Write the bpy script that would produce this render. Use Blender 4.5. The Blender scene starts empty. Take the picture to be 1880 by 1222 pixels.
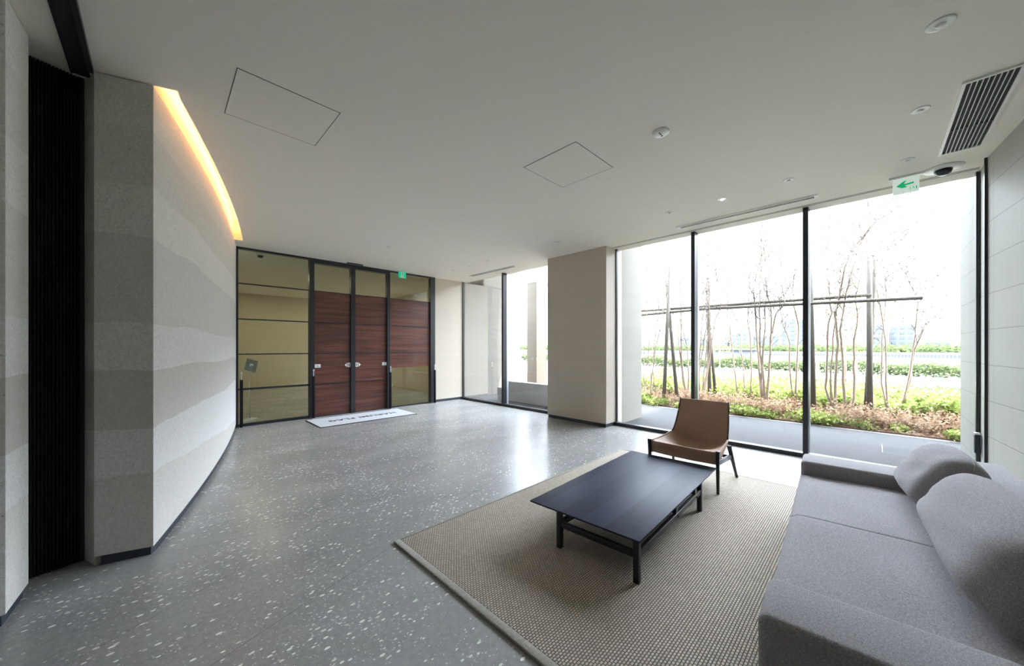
import bpy, bmesh, math, random
from mathutils import Vector, Matrix
import numpy as np
random.seed(7); rng = np.random.default_rng(7)
S = bpy.context.scene
C = S.collection
PI = math.pi
# ---------------------------------------------------------------- camera
EYE = 1.45; CEIL = 3.277; FPX = 656.0; CX = 940.0; HY = 637.0
A0 = math.radians(45.35)
FW = (math.cos(A0), math.sin(A0)); RT = (FW[1], -FW[0])
cd = bpy.data.cameras.new('camera'); cam = bpy.data.objects.new('camera', cd); C.objects.link(cam)
cam.location = (0, 0, EYE); cam.rotation_euler = (PI/2, 0, A0 - PI/2)
cd.sensor_width = 36; cd.lens = 36*FPX/1880; cd.shift_y = (HY-611)/1880; cd.clip_start = 0.02; cd.clip_end = 3000
S.camera = cam
# ---------------------------------------------------------------- world, sun, exposure
w = bpy.data.worlds.new('sky'); S.world = w; w.use_nodes = True
bg = w.node_tree.nodes['Background']; bg.inputs[1].default_value = 1.0
_t = w.node_tree; _g = _t.nodes.new('ShaderNodeTexCoord'); _x = _t.nodes.new('ShaderNodeSeparateXYZ'); _r = _t.nodes.new('ShaderNodeValToRGB')
_t.links.new(_g.outputs['Generated'], _x.inputs[0]); _t.links.new(_x.outputs[2], _r.inputs[0])      # hazy white horizon, much brighter overhead
_r.color_ramp.elements[0].position = 0.0; _r.color_ramp.elements[0].color = (.075, .082, .090, 1)
_r.color_ramp.elements[1].position = .36; _r.color_ramp.elements[1].color = (.78, .88, 1.0, 1)
_e = _r.color_ramp.elements.new(.26); _e.color = (.115, .125, .138, 1)
_m = _t.nodes.new('ShaderNodeVectorMath'); _m.operation = 'SCALE'; _m.inputs['Scale'].default_value = 32.0
_t.links.new(_r.outputs[0], _m.inputs[0]); _t.links.new(_m.outputs[0], bg.inputs[0])
sd = bpy.data.lights.new('sun', 'SUN'); sd.energy = 11.0; sd.angle = math.radians(0.6); sd.color = (1, .95, .86)
so = bpy.data.objects.new('sun', sd); C.objects.link(so)
so.rotation_euler = Vector((.15, -.75, .62)).to_track_quat('Z', 'Y').to_euler()
def portal(name, loc, sx, sy):
    l = bpy.data.lights.new(name, 'AREA'); l.shape = 'RECTANGLE'; l.size = sx; l.size_y = sy; l.cycles.is_portal = True
    o = bpy.data.objects.new(name, l); C.objects.link(o); o.location = loc
    o.rotation_euler = (0, PI/2, 0); return o      # faces -X, size along Z then Y
portal('portal_main', (6.25, 1.3, CEIL/2), CEIL, 4.15)
portal('portal_corner', (6.25, 6.45, CEIL/2), CEIL, 3.3)
vs = S.view_settings
vs.view_transform = 'Standard'; vs.look = 'None'; vs.exposure = 0.22; vs.gamma = 1; vs.use_curve_mapping = False
S.cycles.diffuse_bounces = 12; S.cycles.max_bounces = 18; S.cycles.sample_clamp_indirect = 0; S.cycles.transparent_max_bounces = 24
S.cycles.caustics_reflective = False; S.cycles.caustics_refractive = False
# ---------------------------------------------------------------- node helpers
class NT:
    def __init__(s, name):
        s.m = bpy.data.materials.new(name); s.m.use_nodes = True; s.t = s.m.node_tree
        s.b = s.t.nodes['Principled BSDF']; s.out = s.t.nodes['Material Output']
    def n(s, typ, **kw):
        nd = s.t.nodes.new(typ)
        for k, v in kw.items():
            if k[0] == '_': setattr(nd, k[1:], v)
        return nd
    def l(s, a, b): s.t.links.new(a, b)
    def put(s, sock, v):
        if hasattr(v, 'is_output') or isinstance(v, bpy.types.NodeSocket): s.l(v, sock)
        else:
            if isinstance(v, tuple) and len(v) == 3 and sock.type == 'RGBA': v = (*v, 1)
            sock.default_value = v
    def math(s, op, a, b=0.0, c=None, clamp=False):
        nd = s.n('ShaderNodeMath'); nd.operation = op; nd.use_clamp = clamp
        s.put(nd.inputs[0], a); s.put(nd.inputs[1], b)
        if c is not None: s.put(nd.inputs[2], c)
        return nd.outputs[0]
    def pos(s): return s.n('ShaderNodeNewGeometry').outputs['Position']
    def obj(s): return s.n('ShaderNodeTexCoord').outputs['Object']
    def mapv(s, v, scale=(1,1,1), rot=(0,0,0), loc=(0,0,0)):
        nd = s.n('ShaderNodeMapping'); s.l(v, nd.inputs[0]); nd.inputs['Scale'].default_value = scale
        nd.inputs['Rotation'].default_value = rot; nd.inputs['Location'].default_value = loc
        return nd.outputs[0]
    def xyz(s, v):
        nd = s.n('ShaderNodeSeparateXYZ'); s.l(v, nd.inputs[0]); return nd.outputs
    def noise(s, v, scale, detail=3, rough=.5):
        nd = s.n('ShaderNodeTexNoise'); s.l(v, nd.inputs['Vector']); nd.inputs['Scale'].default_value = scale
        nd.inputs['Detail'].default_value = detail; nd.inputs['Roughness'].default_value = rough
        return nd.outputs[0]
    def vor(s, v, scale, dims='3D'):
        nd = s.n('ShaderNodeTexVoronoi'); nd.voronoi_dimensions = dims; s.l(v, nd.inputs['Vector']); nd.inputs['Scale'].default_value = scale
        return nd.outputs['Distance'], nd.outputs['Color']
    def ramp(s, fac, stops, interp='LINEAR'):
        nd = s.n('ShaderNodeValToRGB'); s.put(nd.inputs[0], fac); r = nd.color_ramp; r.interpolation = interp
        while len(r.elements) > 1: r.elements.remove(r.elements[-1])
        for i, (p, c) in enumerate(stops):
            e = r.elements[0] if i == 0 else r.elements.new(p)
            e.position = p; e.color = (c, c, c, 1) if isinstance(c, (int, float)) else (*c, 1)
        return nd.outputs[0]
    def mix(s, f, a, b, mode='MIX'):
        nd = s.n('ShaderNodeMix'); nd.data_type = 'RGBA'; nd.blend_type = mode
        s.put(nd.inputs[0], f); s.put(nd.inputs[6], a); s.put(nd.inputs[7], b); return nd.outputs[2]
    def bump(s, h, strength=.3, dist=.01):
        nd = s.n('ShaderNodeBump'); s.l(h, nd.inputs['Height']); nd.inputs['Strength'].default_value = strength
        nd.inputs['Distance'].default_value = dist; s.l(nd.outputs[0], s.b.inputs['Normal'])
    def fin(s, col=None, rough=None, metal=0, spec=None, coat=None):
        if col is not None: s.put(s.b.inputs['Base Color'], col)
        if rough is not None: s.put(s.b.inputs['Roughness'], rough)
        s.b.inputs['Metallic'].default_value = metal
        if spec is not None: s.b.inputs['Specular IOR Level'].default_value = spec
        if coat is not None: s.b.inputs['Coat Weight'].default_value = coat; s.b.inputs['Coat Roughness'].default_value = .08
        return s.m
def plain(name, col, rough=.5, metal=0, var=.12, scale=20, spec=None):
    t = NT(name); n = t.noise(t.pos(), scale, 4)
    f = t.math('MULTIPLY_ADD', n, var*2, 1-var)
    return t.fin(t.mix(1.0, col, t.ramp(f, [(0, 0.0), (1, 1.0)]), 'MULTIPLY') if False else t.mix(t.math('MULTIPLY', n, 1.0), tuple(c*(1-var) for c in col), tuple(min(1, c*(1+var)) for c in col)), rough, metal, spec)
def emit(name, col, st):
    t = NT(name); t.b.inputs['Emission Color'].default_value = (*col, 1); t.b.inputs['Emission Strength'].default_value = st
    return t.fin(col, .5)
def glass(name, tint, ior=1.45, boost=1.0):
    t = NT(name); tr = t.n('ShaderNodeBsdfTransparent'); tr.inputs[0].default_value = (*tint, 1)
    gl = t.n('ShaderNodeBsdfGlossy'); gl.inputs['Roughness'].default_value = 0.0; gl.inputs[0].default_value = (1, 1, 1, 1)
    fr = t.n('ShaderNodeFresnel'); fr.inputs[0].default_value = ior
    mx = t.n('ShaderNodeMixShader'); t.l(t.math('MULTIPLY', fr.outputs[0], boost), mx.inputs[0]); t.l(tr.outputs[0], mx.inputs[1]); t.l(gl.outputs[0], mx.inputs[2])
    t.l(mx.outputs[0], t.out.inputs[0]); return t.m
M = {}
M['ceil'] = plain('plaster_white', (.865, .82, .735), .85, var=.015, scale=3)
M['black'] = plain('black_metal', (.018, .02, .026), .35, var=.1, spec=.5)
M['blackmatt'] = plain('black_matt', (.007, .007, .008), .6, spec=.2)
M['conc0'] = plain('fill_render', (.55, .52, .47), .8)  # colour of the unseen back wall, lightened to bounce fill light
M['silver'] = plain('silver_metal', (.62, .65, .72), .35, .8)
M['plinth'] = plain('dark_plinth', (.03, .036, .05), .45)
M['white'] = plain('white_enamel', (.78, .78, .75), .4, var=.02)
M['dark'] = plain('dark_void', (.01, .01, .01), .8)
M['glass'] = glass('clear_glass', (.985, .99, .995), 1.35, .55)
M['doorglass'] = glass('tinted_glass', (.80, .84, .74), 1.45, .8)
# strata (rammed earth)
def strata(name):
    t = NT(name); p = t.pos(); x, y, z = t.xyz(p)
    wob = t.noise(t.mapv(p, (1, 1, .3)), .9, 2); wob2 = t.noise(p, 9, 2)
    zz = t.math('ADD', z, t.math('ADD', t.math('MULTIPLY_ADD', wob, .16, -.08), t.math('MULTIPLY_ADD', wob2, .014, -.007)))
    f = t.math('DIVIDE', zz, 3.4)
    tan = (.50, .47, .42); lt = (.585, .57, .53); mid = (.565, .54, .49); hi = (.76, .755, .74)
    st = [(0, (.66, .64, .60))] + [(a/3.4, c) for a, c in ((.585, hi), (.885, (.60, .575, .535)), (1.28, hi), (1.60, (.66, .645, .61)), (2.20, (.77, .755, .705)), (2.54, (.69, .67, .62)), (2.93, (.75, .73, .675)))]
    base = t.ramp(f, st, 'CONSTANT')
    low = t.math('MULTIPLY', t.math('LESS_THAN', zz, .88), t.math('GREATER_THAN', zz, t.math('MULTIPLY_ADD', t.math('SUBTRACT', y, 3.5), -.09, .585)))
    low = t.math('MULTIPLY', low, t.math('LESS_THAN', zz, .60))
    base = t.mix(low, base, hi)
    # darker seam line between the lifts
    g = t.noise(p, 70, 4, .7); g2 = t.noise(p, 14, 4, .65)
    c = t.mix(t.ramp(g, [(.40, .0), (.60, .42)]), base, (.44, .42, .375))
    c = t.mix(t.ramp(g2, [(.45, 0.0), (.8, .25)]), c, (.74, .73, .70))
    d, col = t.vor(p, 42); pit = t.ramp(d, [(.10, 1.0), (.22, 0.0)])
    rndc = t.xyz(col)[0]
    patch = t.ramp(t.noise(p, 2.4, 2), [(.42, 0.0), (.62, 1.0)])
    pit = t.math('MULTIPLY', t.math('MULTIPLY', pit, t.math('GREATER_THAN', rndc, .62)), patch)
    c = t.mix(t.math('MULTIPLY', pit, .55), c, (.2, .18, .15))
    h = t.math('SUBTRACT', t.math('ADD', g, t.math('MULTIPLY', g2, 1.2)), pit)
    t.bump(h, .45, .006)
    return t.fin(c, .9, spec=.15)
M['strata'] = strata('rammed_earth')
# striated travertine
def trav(name, ca, cb, tw=1.2, th=.6, rot=0.0):
    t = NT(name); p = t.pos(); x, y, z = t.xyz(p)
    s = t.noise(t.mapv(p, (1.1, 1.1, 26)), 1.6, 5, .6); s2 = t.noise(t.mapv(p, (.7, .7, 7)), 1.3, 3)
    c = t.mix(t.math('MULTIPLY_ADD', s2, .5, t.math('MULTIPLY', s, .5)), ca, cb)
    hz = t.math('ADD', x, y); r = t.math('FLOOR', t.math('DIVIDE', z, th)); fr = t.math('FRACT', t.math('DIVIDE', z, th))
    q = t.math('ADD', t.math('DIVIDE', hz, tw), t.math('MULTIPLY', t.math('MODULO', r, 2.0), .5)); fq = t.math('FRACT', q)
    wn = t.n('ShaderNodeTexWhiteNoise'); wn.noise_dimensions = '2D'; cb2 = t.n('ShaderNodeCombineXYZ'); t.l(t.math('FLOOR', q), cb2.inputs[0]); t.l(r, cb2.inputs[1]); t.l(cb2.outputs[0], wn.inputs[0])
    c = t.mix(t.math('MULTIPLY', wn.outputs[0], .12), c, tuple(v*.78 for v in ca))
    ln = t.math('MAXIMUM', t.math('LESS_THAN', fr, .006), t.math('LESS_THAN', fq, .003))
    c = t.mix(t.math('MULTIPLY', ln, .3), c, (.3, .27, .22))
    t.bump(s, .12, .003)
    return t.fin(c, .6, spec=.25)
M['travfin'] = trav('fin_stone_dimmed', (.24, .22, .19), (.32, .30, .27))  # same stone as indoors, darkened against the strong outdoor light
M['travcol'] = trav('column_stone_shaded', (.08, .068, .052), (.12, .105, .085))  # same stone, with the column's shade put into its colour
M['travout'] = trav('outdoor_stone_dimmed', (.17, .155, .13), (.26, .24, .21))  # same stone again, colour lowered to offset the bright sky
M['trav'] = trav('striated_stone', (.56, .475, .38), (.62, .565, .49))
# large tile wall
def tilewall(name, ox, oz, tw, th, diag, k=1.0):
    t = NT(name); p = t.pos(); x, y, z = t.xyz(p)
    n1 = t.noise(p, 1.7, 5, .6)
    c = t.mix(n1, tuple(v*k for v in (.41, .405, .345)), tuple(v*k for v in (.51, .51, .46)))
    zz = t.math('DIVIDE', t.math('SUBTRACT', z, oz), th); r = t.math('FLOOR', zz); fr = t.math('FRACT', zz)
    q = t.math('DIVIDE', t.math('SUBTRACT', x, ox), tw)
    if diag: q = t.math('ADD', q, t.math('MULTIPLY', t.math('MODULO', t.math('ADD', r, 20.0), 2.0), .5))
    fq = t.math('FRACT', q)
    wn = t.n('ShaderNodeTexWhiteNoise'); wn.noise_dimensions = '2D'; cb2 = t.n('ShaderNodeCombineXYZ'); t.l(t.math('FLOOR', q), cb2.inputs[0]); t.l(r, cb2.inputs[1]); t.l(cb2.outputs[0], wn.inputs[0])
    c = t.mix(t.math('MULTIPLY', wn.outputs[0], .14), c, tuple(v*k for v in (.38, .39, .37)))
    ln = t.math('MAXIMUM', t.math('LESS_THAN', fr, .016), t.math('LESS_THAN', fq, .006))
    c = t.mix(t.math('MULTIPLY', ln, .8), c, tuple(v*k for v in (.19, .19, .165)))
    return t.fin(c, .6, spec=.12)
M['tile'] = tilewall('large_stone_tile', 5.53, .25, .78, .342, False)
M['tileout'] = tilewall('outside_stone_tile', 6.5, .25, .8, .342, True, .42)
# terrazzo
def terrazzo():
    t = NT('terrazzo'); p = t.pos(); x, y, z = t.xyz(p)
    a = t.noise(t.mapv(p, (1, 2.1, 1), (0, 0, .7)), .9, 3, .55); b = t.noise(p, 34, 4, .7)
    c = t.mix(t.ramp(a, [(.3, 0.0), (.7, 1.0)]), (.215, .214, .214), (.295, .291, .288))
    c = t.mix(t.ramp(b, [(.35, .0), (.8, .35)]), c, (.52, .52, .50))
    wv = t.n('ShaderNodeTexNoise'); wv.inputs['Scale'].default_value = 1.2; t.l(p, wv.inputs['Vector'])
    def chips(scale, keep, size, sx, ang, mask):
        v = t.mapv(p, (1, sx, 1), (0, 0, ang)); d, col = t.vor(v, scale, '2D'); r, g, bb = t.xyz(col)
        thr = t.math('MULTIPLY_ADD', g, size*.7, size*.45)
        on = t.math('MULTIPLY', t.math('LESS_THAN', d, thr), t.math('GREATER_THAN', t.math('ADD', r, mask), keep))
        return on, bb
    m = t.ramp(t.noise(t.mapv(p, (1, 1.7, 1), (0, 0, .6)), 1.15, 3, .6), [(.28, 0.0), (.72, .42)])
    o1, r1 = chips(24, 1.06, .30, 1.7, .5, m); o2, r2 = chips(60, 1.08, .30, 1.3, 1.1, m); o3, r3 = chips(130, .94, .33, 1.2, 2.0, m)
    c = t.mix(t.math('MULTIPLY', o3, .2), c, (.60, .60, .58))
    c = t.mix(t.math('MULTIPLY', o2, t.math('MULTIPLY_ADD', r2, .4, .25)), c, (.86, .86, .83))
    c = t.mix(t.math('MULTIPLY', o1, t.math('MULTIPLY_ADD', r1, .45, .45)), c, (.93, .92, .88))
    def line(p1, p2, wd=.0025):
        (x1, y1), (x2, y2) = p1, p2; L = math.hypot(x2-x1, y2-y1); nx, ny = (y2-y1)/L, -(x2-x1)/L; cc = -(nx*x1+ny*y1)
        dd = t.math('ABSOLUTE', t.math('ADD', t.math('ADD', t.math('MULTIPLY', x, nx), t.math('MULTIPLY', y, ny)), cc))
        return t.math('LESS_THAN', dd, wd)
    ln = line((-.287, 2.598), (.62, 3.03))
    for q in (((.635, 3.33), (2.904, 2.634)), ((1.089, 5.711), (2.532, 3.958)), ((2.487, 4.77), (2.186, 2.829)), ((0.3, 4.4), (3.4, 5.6)), ((3.4, 3.2), (5.8, 4.0))):
        ln = t.math('MAXIMUM', ln, line(*q))
    c = t.mix(t.math('MULTIPLY', ln, .5), c, (.08, .08, .09))
    ro = .27
    return t.fin(c, ro, spec=.4)
M['floor'] = terrazzo()
# walnut
def walnut():
    t = NT('walnut_veneer'); p = t.pos()
    s = t.noise(t.mapv(p, (1.1, 1.1, 30)), 1.3, 5, .65); s2 = t.noise(t.mapv(p, (.5, .5, 9)), 1.9, 3, .6)
    f = t.math('ADD', t.math('MULTIPLY', s, .45), t.math('MULTIPLY', s2, .55))
    c = t.ramp(f, [(.32, (.045, .014, .009)), (.5, (.110, .033, .021)), (.68, (.205, .072, .046))])
    return t.fin(c, .35, spec=.5, coat=.25)
M['walnut'] = walnut()
def rugm():
    t = NT('woven_rug'); p = t.obj()
    br = t.n('ShaderNodeTexBrick'); t.l(t.mapv(p, (1, 1, 1)), br.inputs['Vector']); br.offset = .5
    for k, v in (('Scale', 1.0), ('Mortar Size', .0030), ('Mortar Smooth', .6), ('Brick Width', .021), ('Row Height', .0145)): br.inputs[k].default_value = v
    br.inputs['Color1'].default_value = (.76, .69, .58, 1); br.inputs['Color2'].default_value = (.60, .54, .455, 1); br.inputs['Mortar'].default_value = (.16, .135, .105, 1)
    n = t.noise(p, 1.3, 3); c = t.mix(t.math('MULTIPLY', n, .2), br.outputs[0], (.5, .45, .38))
    t.bump(t.math('SUBTRACT', 1.0, br.outputs['Fac']), .9, .008)
    return t.fin(c, .95, spec=.1)
M['rug'] = rugm()
def weave(name, ca, cb, sc=330, bs=.35):
    t = NT(name); p = t.obj()
    a = t.noise(t.mapv(p, (1, .35, 1)), sc, 2); b = t.noise(t.mapv(p, (.3, 1, 1)), sc, 2); n = t.noise(p, 3, 3)
    f = t.math('MULTIPLY', t.math('ADD', a, b), .5)
    c = t.mix(t.ramp(f, [(.38, 0.0), (.62, 1.0)]), ca, cb)
    c = t.mix(t.math('MULTIPLY', n, .12), c, tuple(v*.8 for v in ca)); t.bump(f, bs, .003)
    t.b.inputs['Sheen Weight'].default_value = .25; t.b.inputs['Sheen Roughness'].default_value = .5
    return t.fin(c, .95, spec=.1)
M['sofa'] = weave('sofa_fabric', (.22, .208, .214), (.42, .402, .42))
M['rugedge'] = weave('rug_binding', (.24, .225, .19), (.34, .32, .275), 120)
def leatherm():
    t = NT('brown_leather'); p = t.obj(); d, _ = t.vor(p, 260); n = t.noise(p, 5, 3)
    t.bump(d, .15, .002); return t.fin(t.mix(n, (.31, .185, .13), (.42, .27, .195)), .62, spec=.25)
M['leather'] = leatherm()
def tablem():
    t = NT('stained_oak'); p = t.obj(); x, y, z = t.xyz(p)
    s = t.noise(t.mapv(p, (1.2, 28, 1)), 2.2, 5, .6); pl = t.math('FLOOR', t.math('DIVIDE', t.math('ADD', y, 2.0), .172))
    wn = t.n('ShaderNodeTexWhiteNoise'); wn.noise_dimensions = '1D'; t.l(pl, wn.inputs['W'])
    c = t.mix(s, (.017, .021, .036), (.036, .043, .070)); c = t.mix(t.math('MULTIPLY', wn.outputs[0], .55), c, (.070, .080, .125))
    t.bump(s, .06, .002); return t.fin(c, t.math('MULTIPLY_ADD', s, .10, .42), spec=.09)
M['table'] = tablem()
M['wood_black'] = plain('black_wood', (.014, .015, .019), .4, scale=40)
# ---------------------------------------------------------------- object helpers
def tag(o, label, cat, group=None, kind=None):
    if label: o['label'] = label
    if cat: o['category'] = cat
    if group: o['group'] = group
    if kind: o['kind'] = kind
    return o
def empty(name, loc=(0, 0, 0), rz=0):
    o = bpy.data.objects.new(name, None); C.objects.link(o); o.location = loc; o.rotation_euler = (0, 0, rz); o.empty_display_size = .1; return o
class MB:
    def __init__(s): s.v = []; s.f = []; s.sm = []
    def add(s, vs, fs, sm=False):
        k = len(s.v); s.v += [tuple(v) for v in vs]; s.f += [tuple(i+k for i in f) for f in fs]; s.sm += [sm]*len(fs); return s
    def box(s, x0, x1, y0, y1, z0, z1):
        return s.add([(x0,y0,z0),(x1,y0,z0),(x1,y1,z0),(x0,y1,z0),(x0,y0,z1),(x1,y0,z1),(x1,y1,z1),(x0,y1,z1)],
                     [(0,3,2,1),(4,5,6,7),(0,1,5,4),(1,2,6,5),(2,3,7,6),(3,0,4,7)])
    def prism(s, poly, z0, z1):
        n = len(poly); a = sum(poly[i][0]*poly[(i+1)%n][1]-poly[(i+1)%n][0]*poly[i][1] for i in range(n))
        if a < 0: poly = poly[::-1]
        vs = [(x, y, z0) for x, y in poly]+[(x, y, z1) for x, y in poly]
        return s.add(vs, [tuple(range(n-1, -1, -1)), tuple(range(n, 2*n))]+[(i, (i+1) % n, n+(i+1) % n, n+i) for i in range(n)])
    def tube(s, pts, rad, seg=8, sm=True, cap=True):
        pts = [Vector(p) for p in pts]; n = len(pts)
        if not hasattr(rad, '__len__'): rad = [rad]*n
        vs = []; up = Vector((0, 0, 1))
        for i, p in enumerate(pts):
            d = (pts[min(i+1, n-1)]-pts[max(i-1, 0)]).normalized()
            ref = up if abs(d.z) < .9 else Vector((1, 0, 0))
            a = d.cross(ref).normalized(); b = d.cross(a)
            for k in range(seg):
                th = 2*PI*k/seg; vs.append(p+(a*math.cos(th)+b*math.sin(th))*rad[i])
        fs = [(i*seg+k, (i+1)*seg+k, (i+1)*seg+(k+1) % seg, i*seg+(k+1) % seg) for i in range(n-1) for k in range(seg)]
        if cap: fs += [tuple(range(seg)), tuple((n-1)*seg+k for k in range(seg-1, -1, -1))]
        return s.add(vs, fs, sm)
    def bar(s, p, q, w, h=None, w2=None):
        h = h or w; p = Vector(p); q = Vector(q); d = (q-p).normalized(); ref = Vector((0, 0, 1)) if abs(d.z) < .95 else Vector((0, 1, 0))
        a = d.cross(ref).normalized(); b = a.cross(d).normalized(); k = (w2 or w)/w; vs = []
        for c, m in ((p, 1), (q, k)):
            for i, j in ((-1, -1), (1, -1), (1, 1), (-1, 1)): vs.append(c+a*(i*w/2*m)+b*(j*h/2*m))
        return s.add(vs, [(0,3,2,1),(4,5,6,7),(0,1,5,4),(1,2,6,5),(2,3,7,6),(3,0,4,7)])
    def lathe(s, prof, c=(0, 0, 0), seg=32):
        vs = []; n = len(prof)
        for r, z in prof:
            for k in range(seg): th = 2*PI*k/seg; vs.append((c[0]+r*math.cos(th), c[1]+r*math.sin(th), c[2]+z))
        fs = [(i*seg+k, i*seg+(k+1) % seg, (i+1)*seg+(k+1) % seg, (i+1)*seg+k) for i in range(n-1) for k in range(seg)]
        if prof[0][0] > 1e-5: fs.append(tuple(range(seg-1, -1, -1)))
        if prof[-1][0] > 1e-5: fs.append(tuple((n-1)*seg+k for k in range(seg)))
        return s.add(vs, fs, True)
    def build(s, name, m, parent=None, bevel=0, seg=2, subsurf=0, fix=True):
        me = bpy.data.meshes.new(name); me.from_pydata(s.v, [], s.f); me.validate()
        if fix:
            bm = bmesh.new(); bm.from_mesh(me); bmesh.ops.recalc_face_normals(bm, faces=bm.faces); bm.to_mesh(me); bm.free()
        if any(s.sm) and len(me.polygons) == len(s.sm): me.polygons.foreach_set('use_smooth', s.sm)
        me.materials.append(M[m] if isinstance(m, str) else m)
        o = bpy.data.objects.new(name, me); C.objects.link(o)
        if parent is not None: o.parent = parent
        if bevel:
            b = o.modifiers.new('bevel', 'BEVEL'); b.width = bevel; b.segments = seg; b.limit_method = 'ANGLE'; b.angle_limit = .6
            me.polygons.foreach_set('use_smooth', [True]*len(me.polygons))
        if subsurf:
            b = o.modifiers.new('sub', 'SUBSURF'); b.levels = subsurf; b.render_levels = subsurf
            me.polygons.foreach_set('use_smooth', [True]*len(me.polygons))
        return o
def copy_tree(o, parent=None):
    c = o.copy(); C.objects.link(c)
    if parent is not None: c.parent = parent
    for ch in list(o.children): copy_tree(ch, c)
    return c
def st(o, label, cat='wall'): return tag(o, label, cat, kind='structure')
def at(x, y, X):
    u = (x-CX)/FPX; a = (FW[0]+RT[0]*u, FW[1]+RT[1]*u); t = X/a[0]
    return Vector((X, a[1]*t, EYE-(y-HY)*t/FPX))
# ================================================================ ROOM SHELL
WX = 6.08; DY = 8.12
fl = MB().prism([(-2.6, -1.75), (6.14, -1.0), (6.14, 8.16), (6.14, 15.2), (.5, 15.2), (.5, 8.3), (-.6, 8.3), (-2.6, 4.6)], -.25, 0).build('floor', 'floor')
st(fl, 'polished grey terrazzo floor with scattered white stone chips', 'floor')
CV = [(3.523, -.032), (3.712, .030), (4.02, .117), (4.56, .255), (5.404, .466), (6.593, .722), (8.063, .983)]
P3 = np.polyfit([a for a, b in CV], [b for a, b in CV], 3)
cvx = lambda y: float(np.polyval(P3, y))
N = 44; Ys = [3.523+(8.16-3.523)*i/N for i in range(N+1)]
wall = [(cvx(y), y) for y in Ys]
def offs(pts, d):
    r = []
    for i, (x, y) in enumerate(pts):
        a = pts[max(i-1, 0)]; b = pts[min(i+1, len(pts)-1)]; tx, ty = b[0]-a[0], b[1]-a[1]; L = math.hypot(tx, ty)
        r.append((x+ty/L*d, y-tx/L*d))
    return r
back = offs(wall, -.28)
back[0] = (-.305, 3.619)
body = MB().prism(wall+back[::-1], .065, CEIL-.010)
o = body.build('wall_left', 'strata'); st(o, 'curved layered earth-textured wall with sinuous pale and tan bands')
inn = offs(wall, -.012); bk = offs(wall, -.25); bk[0] = (-.275, 3.615)
p0 = [(inn[0][0], inn[0][1]+.03)]+inn[1:]
st(MB().prism(p0+bk[::-1], 0, .065).build('baseboard_left', 'plinth'), 'recessed dark plinth under the curved wall', 'baseboard')
# cove: slot between wall head and ceiling edge, with warm strip
edge = offs(wall, .115); edge[0] = (.095, 3.492)
cin = offs(wall, -.02); cout = offs(wall, -.10)
cv = MB().prism(cin+cout[::-1], CEIL+.004, 3.56); cv.prism(offs(wall, -.10)+offs(wall, .20)[::-1], 3.56, 3.60)
cv.prism([(cvx(7.64)-.1, 7.64), (cvx(7.64)+.117, 7.60), (1.3, 8.24), (.7, 8.24)], CEIL+.001, 3.6)
cv.prism([(-.15, 3.50), (.20, 3.42), (.20, 3.45), (-.15, 3.53)], CEIL+.004, 3.6)
st(cv.build('trim_1', 'ceil'), 'white cove recess lit warm above the curved wall', 'cove')
M['warm'] = emit('warm_strip', (1.0, .58, .28), 26)
es = offs(wall[1:39], .150); es2 = offs(wall[1:39], .175)
tag(MB().prism(es+es2[::-1], 3.515, 3.53).build('cove_light', 'warm'), 'warm orange light strip hidden in the cove above the curved wall', 'light')
# ceiling
cp = [(cvx(8.16)+.115, 8.2), (6.35, 8.2), (6.35, -.75), (5.72, -.76), (-2.75, -1.75), (-2.75, 4.7), (-.30, 4.3), (-.29, 3.60), (.0, 3.512)]+edge
cp = [(-.29, 3.74), (-.06, 3.64), (-.022, 3.535)]+edge+[(edge[-1][0], 8.2), (6.22, 8.2), (6.22, -.9), (5.69, -.9), (-2.75, -1.9), (-2.75, 4.7), (-.29, 4.7)]
bm = bmesh.new(); vsb = [bm.verts.new((x, y, CEIL)) for x, y in cp]; fc = bm.faces.new(vsb); bmesh.ops.triangulate(bm, faces=[fc])
r = bmesh.ops.extrude_face_region(bm, geom=bm.faces[:]); bmesh.ops.translate(bm, vec=(0, 0, .22), verts=[v for v in r['geom'] if isinstance(v, bmesh.types.BMVert)])
bmesh.ops.recalc_face_normals(bm, faces=bm.faces); me = bpy.data.meshes.new('ceiling'); bm.to_mesh(me); bm.free(); me.materials.append(M['ceil'])
o = bpy.data.objects.new('ceiling', me); C.objects.link(o); st(o, 'smooth white plaster ceiling of the lobby', 'ceiling')
# roof over everything so no daylight leaks
st(MB().box(-2.9, 6.24, -2.2, 15.4, 3.62, 4.3).build('trim_2', 'ceil'), 'concrete slab above the lobby ceiling', 'slab')
# near left earth pier
npier = [(-.546, 3.49), (-.567, 3.166), (-1.15, 3.08), (-1.15, 3.44)]
st(MB().prism(npier, .065, CEIL-.002).build('wall_near_left', 'strata'), 'narrow earth-textured wall end left of the black slatted screen')
st(MB().prism([(-.562, 3.47), (-.583, 3.186), (-1.14, 3.10), (-1.14, 3.42)], 0, .065).build('baseboard_near_left', 'plinth'), 'dark plinth under the narrow earth-textured wall end', 'baseboard')
M['warm2'] = M['warm']
# grey return beside the pier
st(MB().prism([(-.368, 3.80), (-.300, 3.63), (-.27, 3.66), (-.30, 3.85)], 0, CEIL).build('trim_3', 'strata'), 'thin grey stone return between slatted screen and earth wall', 'trim')
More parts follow.
